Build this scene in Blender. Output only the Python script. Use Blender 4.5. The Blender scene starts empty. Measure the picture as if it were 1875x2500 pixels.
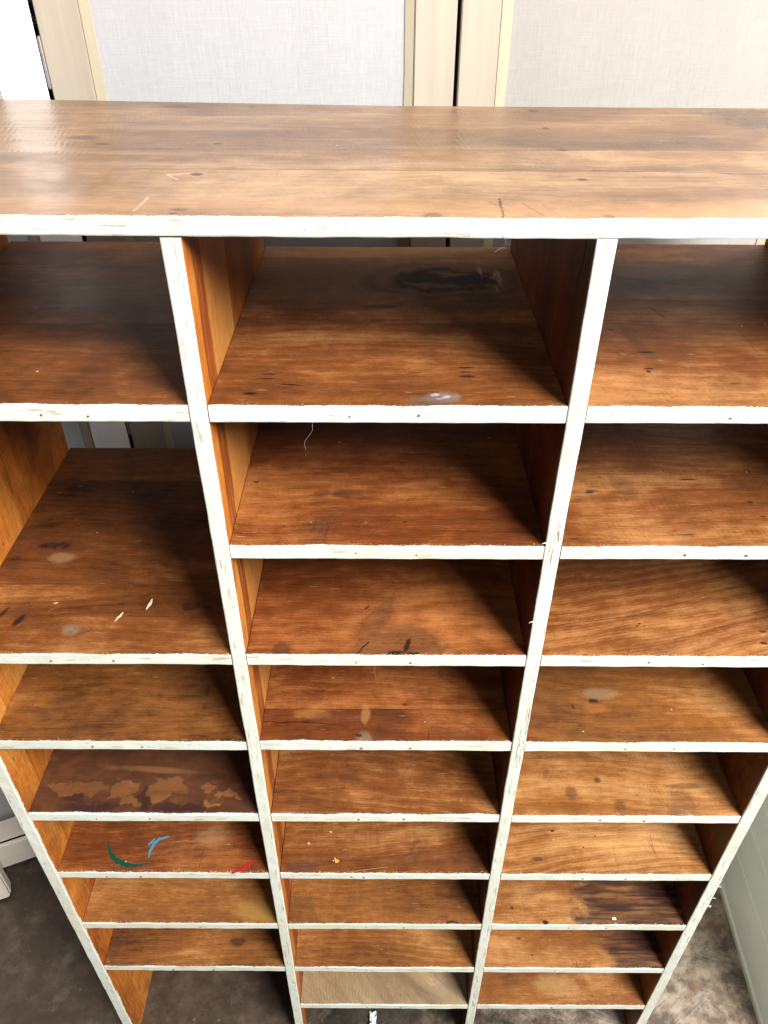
import bpy, bmesh, math, random
from mathutils import Vector, Matrix, noise as mnoise

random.seed(7)
scene = bpy.context.scene
COL = scene.collection
ZF = 1.832                      # height of the uppermost shelf above the floor

# ------------------------------------------------------------------ scene objects
def tag(o, label=None, cat=None, group=None, kind=None):
    if label: o['label'] = label
    if cat: o['category'] = cat
    if group: o['group'] = group
    if kind: o['kind'] = kind
    return o

def link(name, bm, mats, parent=None, smooth=False):
    me = bpy.data.meshes.new(name)
    bmesh.ops.recalc_face_normals(bm, faces=bm.faces[:])
    bm.to_mesh(me); bm.free()
    for m in (mats if isinstance(mats, (list, tuple)) else [mats]):
        me.materials.append(m)
    if smooth:
        for p in me.polygons: p.use_smooth = True
    o = bpy.data.objects.new(name, me)
    COL.objects.link(o)
    if parent: o.parent = parent
    return o

def empty(name, loc, rz=0.0):
    o = bpy.data.objects.new(name, None)
    o.empty_display_size = 0.1
    COL.objects.link(o)
    o.location = loc; o.rotation_euler = (0, 0, rz)
    return o

# ------------------------------------------------------------------ shader maths
class T:
    """one node tree; sockets wrapped in S so that shader maths reads as formulas"""
    def __init__(self, name):
        self.m = bpy.data.materials.new(name); self.m.use_nodes = True
        self.t = self.m.node_tree; self.t.nodes.clear()
        self.out = self.t.nodes.new('ShaderNodeOutputMaterial')
        self.p = self.t.nodes.new('ShaderNodeBsdfPrincipled')
        self.t.links.new(self.p.outputs[0], self.out.inputs[0])
    def put(self, inp, v):
        if isinstance(v, S): self.t.links.new(v.s, inp)
        elif isinstance(v, tuple) and inp.type == 'RGBA' and len(v) == 3: inp.default_value = (*v, 1)
        else: inp.default_value = v
    def math(self, op, a, b=None, c=None, clamp=False):
        n = self.t.nodes.new('ShaderNodeMath'); n.operation = op; n.use_clamp = clamp
        for i, v in enumerate((a, b, c)):
            if v is not None: self.put(n.inputs[i], v)
        return S(self, n.outputs[0])
    def coords(self):
        n = self.t.nodes.new('ShaderNodeTexCoord')
        s = self.t.nodes.new('ShaderNodeSeparateXYZ')
        self.t.links.new(n.outputs['Object'], s.inputs[0])
        return [S(self, s.outputs[i]) for i in range(3)]
    def normal(self):
        n = self.t.nodes.new('ShaderNodeNewGeometry')
        s = self.t.nodes.new('ShaderNodeSeparateXYZ')
        self.t.links.new(n.outputs['True Normal'], s.inputs[0])
        return [S(self, s.outputs[i]) for i in range(3)]
    def vec(self, x, y, z):
        n = self.t.nodes.new('ShaderNodeCombineXYZ')
        for i, v in enumerate((x, y, z)): self.put(n.inputs[i], v)
        return S(self, n.outputs[0])
    def noise(self, x, y, z, detail=3.0, rough=0.55, scale=1.0, dist=0.0):
        n = self.t.nodes.new('ShaderNodeTexNoise')
        self.put(n.inputs['Vector'], self.vec(x, y, z))
        n.inputs['Scale'].default_value = scale; n.inputs['Detail'].default_value = detail
        n.inputs['Roughness'].default_value = rough; n.inputs['Distortion'].default_value = dist
        return S(self, n.outputs[0])
    def voro(self, x, y, z, scale):
        n = self.t.nodes.new('ShaderNodeTexVoronoi')
        self.put(n.inputs['Vector'], self.vec(x, y, z)); n.inputs['Scale'].default_value = scale
        return S(self, n.outputs['Distance']), S(self, n.outputs['Color'])
    def step(self, v, lo, hi):          # smooth 0..1 between lo and hi (hi may be below lo)
        n = self.t.nodes.new('ShaderNodeMapRange'); n.interpolation_type = 'SMOOTHSTEP'
        flip = not isinstance(lo, S) and not isinstance(hi, S) and lo > hi
        if flip: lo, hi = hi, lo
        self.put(n.inputs['Value'], v); self.put(n.inputs['From Min'], lo); self.put(n.inputs['From Max'], hi)
        n.inputs['To Min'].default_value = 1.0 if flip else 0.0
        n.inputs['To Max'].default_value = 0.0 if flip else 1.0
        return S(self, n.outputs['Result'])
    def mix(self, f, a, b):
        n = self.t.nodes.new('ShaderNodeMix'); n.data_type = 'RGBA'; n.clamp_factor = True
        self.put(n.inputs['Factor'], f)
        self.put(n.inputs[6], a); self.put(n.inputs[7], b)
        return S(self, n.outputs[2])
    def ramp(self, f, stops):
        n = self.t.nodes.new('ShaderNodeValToRGB'); self.put(n.inputs[0], f)
        cr = n.color_ramp
        while len(cr.elements) < len(stops): cr.elements.new(0.5)
        for e, (p, c) in zip(cr.elements, stops): e.position = p; e.color = (*c, 1)
        return S(self, n.outputs[0])
    def finish(self, col, rough, bump=None, strength=0.3, dist=0.001, spec=0.5):
        self.put(self.p.inputs['Base Color'], col); self.put(self.p.inputs['Roughness'], rough)
        self.p.inputs['Specular IOR Level'].default_value = spec
        if bump is not None:
            b = self.t.nodes.new('ShaderNodeBump')
            b.inputs['Strength'].default_value = strength; b.inputs['Distance'].default_value = dist
            self.put(b.inputs['Height'], bump)
            self.t.links.new(b.outputs[0], self.p.inputs['Normal'])
        return self.m
class S:
    def __init__(self, t, s): self.t_, self.s = t, s
    def __add__(a, b): return a.t_.math('ADD', a, b)
    __radd__ = __add__
    def __sub__(a, b): return a.t_.math('SUBTRACT', a, b)
    def __rsub__(a, b): return a.t_.math('SUBTRACT', b, a)
    def __mul__(a, b): return a.t_.math('MULTIPLY', a, b)
    __rmul__ = __mul__
    def __truediv__(a, b): return a.t_.math('DIVIDE', a, b)
    def mx(a, b): return a.t_.math('MAXIMUM', a, b)
    def mn(a, b): return a.t_.math('MINIMUM', a, b)
    def abs(a): return a.t_.math('ABSOLUTE', a)
    def sin(a): return a.t_.math('SINE', a)
    def sqrt(a): return a.t_.math('SQRT', a)
    def exp(a): return a.t_.math('EXPONENT', a)
    def gt(a, b): return a.t_.math('GREATER_THAN', a, b)

PAINT = (0.56, 0.58, 0.515)
TONES = {   # dark, middle and light colour of the varnished boards
 'red':    ((0.026, 0.0055, 0.0016), (0.142, 0.036, 0.0075), (0.38, 0.142, 0.038)),
 'brown':  ((0.028, 0.0074, 0.0020), (0.160, 0.050, 0.0110), (0.43, 0.195, 0.066)),
 'honey':  ((0.050, 0.0142, 0.0034), (0.218, 0.078, 0.0172), (0.48, 0.245, 0.090)),
 'orange': ((0.120, 0.023, 0.0034), (0.400, 0.120, 0.0170), (0.60, 0.290, 0.062)),
 'grey':   ((0.060, 0.024, 0.0090), (0.172, 0.080, 0.0300), (0.40, 0.240, 0.118)),
 'tan':    ((0.150, 0.092, 0.048), (0.285, 0.190, 0.105), (0.42, 0.310, 0.190)),
}

def ellipse(t, x, y, cx, cy, rx, ry, ang=0.0, rag=None, soft=0.25, amp=0.6):
    ca, sa = math.cos(ang), math.sin(ang)
    dx, dy = x - cx, y - cy
    a = (dx * ca + dy * sa) * (1 / rx); b = (dy * ca - dx * sa) * (1 / ry)
    d = (a * a + b * b).sqrt()
    if rag is not None: d = d + (rag - 0.5) * amp * 2
    return t.step(d, 1 + soft, 1 - soft)

def segment(t, x, y, p, q, w, rag=None, amp=0.002):
    L = math.hypot(q[0] - p[0], q[1] - p[1]); ux, uy = (q[0] - p[0]) / L, (q[1] - p[1]) / L
    dx, dy = x - p[0], y - p[1]
    s = dx * ux + dy * uy; n = (dy * ux - dx * uy)
    if rag is not None: n = n + (rag - 0.5) * amp * 2
    over = (s * -1).mx(s - L).mx(0.0)
    d = (n * n + over * over).sqrt()
    return t.step(d, w, w * 0.35)

def wood(name, seed, tone='brown', axis='x', seams=(), tones=(), knots=(), marks=(), cracks=(), saw=0.0, sawmask=None,
         rings=1.0, edge=0.0022, edge_amp=0.0021, rough=0.52, extra=None, crackpaint=0.15, slant=0.0, lift=0.0, dirt=0.35, fleck=0.70, side=0, spec=0.30):
    """old varnished plank; grain along `axis`; front edge (y below `edge`) carries worn white paint"""
    t = T(name); x, y, z = t.coords(); nx, ny, nz = t.normal()
    if axis == 'x': u0, v0, w0, c0 = x, y, z, z
    else: u0, v0, w0, c0 = z, y, x, x
    rag = t.noise(u0 + seed, v0 * 1.3, w0, 4, 0.6, 90)
    # seams between planks
    idx = None; seamline = None; tone_off = 0.0
    wob = (t.noise(u0 * 3 + seed, v0 * 0 + seed, 0.0, 2) - 0.5) * 0.004
    for i, s in enumerate(seams):
        g = (v0 + wob).gt(s)
        idx = g if idx is None else idx + g
        line = t.step((v0 + wob - s).abs(), 0.0011, 0.0003)
        seamline = line if seamline is None else seamline.mx(line)
        if i < len(tones): tone_off = g * tones[i] + tone_off
    u = u0 + seed * 3.17; v = v0 + u0 * slant + seed * 1.73
    if idx is not None: u = u + idx * 5.31; v = v + idx * 2.77
    for (kx, ky, rx, ry, *_r) in knots:
        dx, dy = (u0 - kx) * (1 / (rx * 2.6)), (v0 - ky) * (1 / (ry * 2.2))
        v = v - (v0 - ky) * 0.75 * ((dx * dx + dy * dy) * -1).exp()
    nA = t.noise(u * 1.3, v * 8, w0 * 3, 4, 0.6, 1.0, 0.35)
    nB = t.noise(u * 2.0, v * 4.5, w0 * 3, 2, 0.5)
    big = t.noise(u * 3.6, v * 4.6, w0 * 3 + seed, 4, 0.55, 1.0, 0.5)
    mott = t.noise(u * 24, v * 26, w0 * 3 + seed, 6, 0.72)
    fib = t.noise(u * 9, v * 190, w0 * 190, 4, 0.62)
    fine = t.noise(u * 45, v * 720, w0 * 720, 2, 0.6)
    ring = (v * 330.0 + nB * 60.0 + nA * 30.0 + big * 6.0).sin()
    ring2 = (v * 1150.0 + nB * 70.0).sin()
    val = 0.5 + (nA - 0.5) * 0.85 + ring * (0.034 * rings) + ring2 * (0.016 * rings) + (fib - 0.5) * 0.18 + (fine - 0.5) * 0.40 + (big - 0.5) * 0.80 + (mott - 0.5) * 0.50 + lift
    val = (val - (0.5 + lift)) * 1.0 + (0.5 + lift)
    if idx is not None: val = val + tone_off
    d_, m_, l_ = TONES[tone]
    col = t.ramp(val, [(0.14, d_), (0.5, m_), (0.88, l_)])
    # dirt and hand wear
    grime = t.noise(u * 5, v * 7, 3.3, 6, 0.62, 1.0, 0.6)
    col = t.mix((t.step(grime, 0.50, 0.74) * 0.75 + t.step(grime, 0.575, 0.60) * 0.35) * dirt, col, (0.045, 0.020, 0.011))
    cross = t.noise(u * 130, v * 9, seed, 3, 0.6)
    col = t.mix(t.step(cross, 0.58, 0.75) * 0.20 * t.step(big, 0.42, 0.6), col, (0.06, 0.025, 0.012))
    fl = t.noise(u * 26, v * 210, w0 + seed, 3, 0.55)
    col = t.mix(t.step(fl, fleck, fleck + 0.05) * 0.75, col, (0.030, 0.011, 0.006))
    fl2 = t.noise(u * 95, v * 420, w0 + seed, 2, 0.5)
    col = t.mix(t.step(fl2, 0.66, 0.72) * t.step(grime, 0.40, 0.60) * 0.6, col, (0.030, 0.011, 0.006))
    por = t.noise(u * 260, v * 620, w0 * 300 + seed, 2, 0.6)
    col = t.mix(t.step(por, 0.59, 0.70) * 0.55, col, (0.030, 0.011, 0.006))
    pale = t.noise(u * 34 + 9, v * 300, w0 + seed, 2, 0.5)
    col = t.mix(t.step(pale, 0.71, 0.78) * 0.35, col, (0.46, 0.33, 0.21))
    hgt = fib * 0.6 + fine * 0.3 + ring * 0.05
    # saw marks across the grain
    if saw:
        sw = (u0 * 860.0 + v0 * 150.0 + nB * 26.0 + mott * 5.0).sin() * t.step(t.noise(u0 * 9, v0 * 60, seed, 3, 0.6), 0.40, 0.62)
        msk = t.step(t.noise(u0 * 3.1 + seed, v0 * 8, 0.7, 2), 0.42, 0.62) if sawmask is None else sawmask(t, x, y)
        col = t.mix((sw * 0.5 + 0.5) * msk * (saw * 0.6), col, tuple(c * 0.42 for c in m_))
        hgt = hgt + sw * msk * saw * 0.8
    for kx, ky, rx, ry, st, kind in [k if len(k) == 6 else (*k, 0.85, 'dark') for k in knots]:
        core = ellipse(t, u0, v0, kx, ky, rx, ry, 0, rag, 0.35, 0.5)
        halo = ellipse(t, u0, v0, kx, ky, rx * 2.0, ry * 1.9, 0, rag, 0.6, 0.5)
        col = t.mix(halo * (0.45 * st), col, (0.095, 0.030, 0.009))
        if kind == 'pale':
            col = t.mix(core * st, col, t.mix(rag, (0.05, 0.024, 0.013), (0.30, 0.20, 0.12)))
        else:
            col = t.mix(core * st, col, t.mix(t.step(rag, 0.35, 0.65), (0.010, 0.005, 0.004), (0.050, 0.022, 0.013)))
        hgt = hgt - core * 0.5
    for (mx_, my_, rx, ry, ang, c_, st) in marks:
        col = t.mix(ellipse(t, u0, v0, mx_, my_, rx, ry, ang, rag, 0.35, 0.55) * st, col, c_)
    for (p, q, w_, c_, st) in cracks:
        m = segment(t, u0, v0, p, q, w_, rag, min(0.004, w_ * 1.6))
        col = t.mix(m * st, col, c_); hgt = hgt - m * 1.2 * (1 if sum(c_) < 0.3 else 0)
    if extra: col = extra(t, col, x, y, z, rag)
    if seamline is not None:
        sv = t.step(t.noise(u0 * 6 + seed, v0 * 0 + seed, 0.0, 3, 0.6), 0.40, 0.62); col = t.mix(seamline * (sv * 0.65 + 0.12), col, (0.022, 0.010, 0.006)); hgt = hgt - seamline * sv
    # dust
    vd, vc = t.voro(u0, v0, w0, 34)
    dust = t.step(vd, 0.055, 0.03) * t.step(t.noise(u0, v0, w0 + seed, 1, 0.5, 21), 0.60, 0.66)
    col = t.mix(dust * 0.8, col, (0.66, 0.60, 0.52))
    # white paint along the front edge
    pn = t.noise(u0 + seed * 2, v0, w0, 6, 0.78, 150)
    pw = t.noise(u0 + seed * 2, 0.0, 0.0, 4, 0.6, 11)
    lim = (pn - 0.5) * (edge_amp * 3.2) + (pw - 0.47) * (edge_amp * 5.0) + edge * 0.6
    paint = t.step(v0 - lim, 0.0006, -0.0006)
    sp = t.noise(u0 + seed, v0, w0, 2, 0.55, 560)
    spk = t.step(sp - v0 * 16.0, 0.57, 0.62) * t.step(v0, 0.014, 0.004)
    paint = paint.mx(spk)
    front = t.step(ny, -0.55, -0.75)
    chip = t.noise(u0 * 26 + seed, c0 * 170, 0.2, 4, 0.62)
    chips = t.step(chip, 0.595, 0.645)
    ck = t.noise(u0 * 4.5 + seed, c0 * 230, 0.9, 3, 0.5)
    thin = t.step((ck - 0.5).abs(), 0.012, 0.003) * t.step(t.noise(u0 * 6 + seed, c0 * 40, 4.0, 2), 0.56, 0.66)
    paint = paint.mx(front)
    if side: paint = paint.mx(t.step(nx * float(side), 0.7, 0.9))  # unseen outer faces whitened, added to bounce light onto the wall
    pc = t.mix(t.step(t.noise(u0 * 18 + seed, c0 * 70, v0 * 40, 4, 0.6), 0.42, 0.72) * 0.55, PAINT, (0.47, 0.455, 0.36))
    pc = t.mix(front * chips * 0.6, pc, (0.27, 0.215, 0.14))
    pc = t.mix(front * thin * (0.5 + crackpaint), pc, (0.10, 0.075, 0.05))
    yel = t.noise(u0 * 2.6 + seed, c0 * 6, 7.0, 5, 0.62)
    pc = t.mix(t.step(yel, 0.52, 0.68) * 0.45, pc, (0.50, 0.45, 0.32))
    pit = t.voro(u0, c0, v0, 120)[0]
    pc = t.mix(front * t.step(pit, 0.10, 0.06) * t.step(t.noise(u0, c0, seed, 1, 0.5, 45), 0.60, 0.65) * 0.75, pc, (0.16, 0.11, 0.07))
    col = t.mix(paint, col, pc)
    hgt = hgt + paint * 0.5 + paint * (pn - 0.5) * 0.8 - front * chips * 0.3 - front * thin * 0.8
    r = rough + (fib - 0.5) * 0.25 + (grime - 0.5) * 0.35
    r = r + paint * 0.16
    return t.finish(col, r, hgt, 0.38, 0.0012, spec)

# ------------------------------------------------------------------ plank geometry
def plank(axis, a0, a1, b0, b1, z0, z1, n=48, wob=0.0007, r=0.0016, seed=0.0, off=None, ends=True):
    """rounded board swept along `axis` ('x': b=y, c=z ; 'z': b=y, c=x), b0 is the front edge"""
    bm = bmesh.new(); prof = []
    for (cb, cc, s) in ((b0 + r, z0 + r, 180), (b1 - r, z0 + r, 270), (b1 - r, z1 - r, 0), (b0 + r, z1 - r, 90)):
        for k in range(3):
            a = math.radians(s + 45 * k); prof.append((cb + r * math.cos(a), cc + r * math.sin(a)))
    rings = []
    for i in range(n + 1):
        a = a0 + (a1 - a0) * i / n; ring = []
        for j, (b, c) in enumerate(prof):
            f = max(0.0, 1 - (b - b0) / 0.05)
            nb = mnoise.noise(Vector((a * 9, seed, 0.3))) + 0.7 * mnoise.noise(Vector((a * 42, seed, 1.3 + c * 60)))
            nc = mnoise.noise(Vector((a * 7, seed + 5, 0.0))) + 0.6 * mnoise.noise(Vector((a * 33, seed + 5, 2.0 + c * 30)))
            bb, cc = b + nb * wob * f, c + nc * wob * 0.8 * f
            if off: db, dc = off(a, b, c); bb += db; cc += dc
            ring.append(bm.verts.new((a, bb, cc) if axis == 'x' else (cc, bb, a)))
        rings.append(ring)
    m = len(prof)
    for i in range(n):
        for j in range(m):
            bm.faces.new((rings[i][j], rings[i][(j + 1) % m], rings[i + 1][(j + 1) % m], rings[i + 1][j]))
    bm.faces.new(rings[0]); bm.faces.new(rings[-1][::-1])
    return bm

def boxbm(bm, x0, x1, y0, y1, z0, z1, bev=0.0):
    r = bmesh.ops.create_cube(bm, size=1.0)
    for v in r['verts']:
        v.co = Vector((x0 + (v.co.x + .5) * (x1 - x0), y0 + (v.co.y + .5) * (y1 - y0), z0 + (v.co.z + .5) * (z1 - z0)))
    if bev:
        es = {e for v in r['verts'] for e in v.link_edges}
        bmesh.ops.bevel(bm, geom=list(es), offset=bev, segments=2, affect='EDGES')
    return bm

def tube(pts, rad, sides=6):
    bm = bmesh.new(); rings = []
    for i, p in enumerate(pts):
        p = Vector(p); a = Vector(pts[max(0, i - 1)]); b = Vector(pts[min(len(pts) - 1, i + 1)])
        d = (b - a).normalized(); e = d.cross(Vector((0.13, 0.9, 0.31))).normalized(); f = d.cross(e)
        rings.append([bm.verts.new(p + rad * (math.cos(2 * math.pi * k / sides) * e + math.sin(2 * math.pi * k / sides) * f)) for k in range(sides)])
    for i in range(len(rings) - 1):
        for k in range(sides):
            bm.faces.new((rings[i][k], rings[i][(k + 1) % sides], rings[i + 1][(k + 1) % sides], rings[i + 1][k]))
    bm.faces.new(rings[0]); bm.faces.new(rings[-1][::-1])
    return bm

def stroke(pts, widths, z, th=0.0003):
    """brush stroke of paint, tapered, lying on a board"""
    P = []
    for i in range(len(pts) - 1):
        for k in range(6):
            s = k / 6; P.append((pts[i][0] * (1 - s) + pts[i + 1][0] * s, pts[i][1] * (1 - s) + pts[i + 1][1] * s, widths[i] * (1 - s) + widths[i + 1] * s))
    P.append((*pts[-1], widths[-1]))
    bm = bmesh.new(); top = []; bot = []
    for i, (x, y, w) in enumerate(P):
        a, b = P[max(0, i - 1)], P[min(len(P) - 1, i + 1)]
        d = Vector((b[0] - a[0], b[1] - a[1])).normalized(); n = Vector((-d.y, d.x))
        w1 = w * (1 + 0.8 * mnoise.noise(Vector((x * 420, y * 420, 0)))); w2 = w * (1 + 0.8 * mnoise.noise(Vector((x * 420, y * 420, 9))))
        for s, ww in ((1, w1), (-1, w2)):
            top.append(bm.verts.new((x + n.x * s * ww / 2, y + n.y * s * ww / 2, z + th)))
            bot.append(bm.verts.new((x + n.x * s * ww / 2, y + n.y * s * ww / 2, z - 0.0004)))
    for i in range(len(P) - 1):
        j = 2 * i
        bm.faces.new((top[j], top[j + 1], top[j + 3], top[j + 2]))
        bm.faces.new((top[j], top[j + 2], bot[j + 2], bot[j])); bm.faces.new((top[j + 1], bot[j + 1], bot[j + 3], top[j + 3]))
    bm.faces.new((top[0], bot[0], bot[1], top[1])); bm.faces.new((top[-2], top[-1], bot[-1], bot[-2]))
    return bm

def blob(cx, cy, rx, ry, z, seed, th=0.0005):
    bm = bmesh.new(); n = 14; c = bm.verts.new((cx, cy, z + th)); rim = []; low = []
    for k in range(n):
        a = 2 * math.pi * k / n; s = 1 + 0.55 * mnoise.noise(Vector((math.cos(a) * 1.4, math.sin(a) * 1.4, seed)))
        rim.append(bm.verts.new((cx + rx * s * math.cos(a), cy + ry * s * math.sin(a), z + th * 0.7)))
        low.append(bm.verts.new((cx + rx * s * math.cos(a), cy + ry * s * math.sin(a), z - 0.0004)))
    for k in range(n):
        j = (k + 1) % n
        bm.faces.new((c, rim[k], rim[j])); bm.faces.new((rim[k], low[k], low[j], rim[j]))
    return bm

def flat(name, col, rough=0.5, var=0.25, scale=220):
    t = T(name); x, y, z = t.coords()
    n = t.noise(x, y, z, 3, 0.6, scale)
    return t.finish(t.mix(n * var * 2, col, tuple(c * 0.45 for c in col)), rough, n, 0.2, 0.0004)

# ------------------------------------------------------------------ the shelf unit
DK = (0.012, 0.006, 0.005); DB = (0.035, 0.015, 0.009); GREY = (0.20, 0.165, 0.15); PALE = (0.36, 0.22, 0.115); PURPLE = (0.022, 0.009, 0.010)
ZT = [ZF + d for d in (0.0, -0.2020, -0.4055, -0.6080, -0.8150, -1.0150, -1.2187, -1.4232, -1.6259)]
COLX = [(-0.4242, -0.0202), (0.0, 0.4), (0.4205, 0.8210)]
unit = empty('pigeonhole_shelf', (0, 0, 0))
tag(unit, 'tall open pigeonhole shelf of varnished brown boards with chipped white front edges', 'shelf')

def purple_corner(x0, slope, pts_noise=0.05):
    def f(t, col, x, y, z, rag):
        n = t.noise(x, y * 1.6, 0.0, 4, 0.6, 14)
        m = t.step(x + y * slope + (n - 0.5) * pts_noise * 4, x0 - 0.014, x0 + 0.03)
        streak = t.noise(x * 8, y * 90, 0.0, 3, 0.6)
        return t.mix(m * t.step(streak, 0.90, 0.35) * 0.95, col, (0.020, 0.008, 0.009))
    return f

def spilt_varnish(t, col, x, y, z, rag):
    lo = t.noise(x, y * 1.4, 0.3, 3, 0.55, 26, 0.5); fn = t.noise(x * 6, y * 60, 0.3, 4, 0.6)
    wx = x + (lo - 0.5) * 0.075; wy = y + (t.noise(x + 3, y, 0.3, 3, 0.55, 30) - 0.5) * 0.05
    film = t.mix(fn, (0.030, 0.010, 0.006), (0.080, 0.027, 0.013))
    pat = None
    for e in ((-0.352, 0.050, 0.062, 0.017), (-0.272, 0.050, 0.027, 0.022), (-0.255, 0.022, 0.018, 0.012), (-0.190, 0.054, 0.038, 0.020), (-0.205, 0.034, 0.016, 0.016), (-0.114, 0.053, 0.013, 0.009), (-0.112, 0.024, 0.015, 0.005), (-0.080, 0.039, 0.022, 0.006)):
        m = ellipse(t, wx, wy, *e, 0, rag, 0.30, 0.16); pat = m if pat is None else pat.mx(m)
    base = t.mix(0.45, col, (0.165, 0.072, 0.026))
    cover = (1.0 - pat) * (t.step(lo, 0.66, 0.40) * 0.30 + 0.62)
    col = t.mix(cover, base, film)
    col = t.mix(pat * t.step(fn, 0.55, 0.68) * 0.5, col, (0.07, 0.026, 0.014))
    rim = t.step((pat - 0.5).abs(), 0.42, 0.15)
    col = t.mix(rim * 0.4, col, (0.022, 0.008, 0.008))
    for e in ((-0.32, 0.012, 0.05, 0.010), (-0.352, 0.030, 0.020, 0.008), (-0.226, 0.030, 0.012, 0.026), (-0.165, 0.010, 0.05, 0.010)):
        col = t.mix(ellipse(t, wx, wy, *e, 0, rag, 0.3, 0.2) * 0.75, col, (0.028, 0.010, 0.010))
    return t.mix(ellipse(t, wx, y, -0.22, 0.090, 0.07, 0.006, -0.06, rag, 0.5, 0.3) * 0.5, col, (0.22, 0.10, 0.03))

def burl(t, col, x, y, z, rag):
    lo = t.noise(x, y * 1.2, 0.0, 4, 0.6, 18, 0.8); lo2 = t.noise(x + 2, y * 1.2, 0.0, 4, 0.6, 18, 0.8)
    wx = x + (lo - 0.5) * 0.06; wy = y + (lo2 - 0.5) * 0.05
    dx, dy = (wx - 0.285) * (1 / 0.115), (wy - 0.375) * (1 / 0.070)
    r = (dx * dx + dy * dy).sqrt()
    band = (r * 15.0 + lo * 4.0).sin() * 0.5 + 0.5
    fl = t.noise(x * 40, y * 9, 1.0, 4, 0.65)
    inside = t.step(r, 1.15, 0.75)
    col = t.mix(t.step(y, 0.24, 0.36) * 0.5, col, t.mix(fl, (0.16, 0.085, 0.042), (0.36, 0.22, 0.125)))  # back of the shelf painted paler in place of missing light
    col = t.mix(inside * 0.85, col, t.mix(band, (0.016, 0.007, 0.005), (0.17, 0.085, 0.042)))
    col = t.mix(inside * t.step(fl, 0.58, 0.66) * t.step(x, 0.31, 0.35) * 0.8, col, (0.40, 0.25, 0.14))
    core = ellipse(t, wx, wy, 0.250, 0.385, 0.034, 0.026, -0.4, rag, 0.2, 0.2).mx(ellipse(t, wx, wy, 0.315, 0.372, 0.040, 0.026, 0.1, rag, 0.25, 0.2))
    return t.mix(core * 0.92, col, (0.007, 0.004, 0.003))

def scratches(lst, c=(0.07, 0.018, 0.012), w=0.0007, st=0.6):
    return [(p, q, w, c, st) for p, q in lst]

rnd = random.Random(3)
def scuff(n, x0, x1, y0, y1, ang=1.3, L=0.03, c=(0.055, 0.018, 0.010), st=0.55):
    out = []
    for _ in range(n):
        cx, cy = rnd.uniform(x0, x1), rnd.uniform(y0, y1); a = ang + rnd.uniform(-0.25, 0.25); l = L * rnd.uniform(0.5, 1.2)
        out.append(((cx, cy), (cx + l * math.cos(a), cy + l * math.sin(a)), rnd.uniform(0.0004, 0.0008), c, st))
    return out

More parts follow.
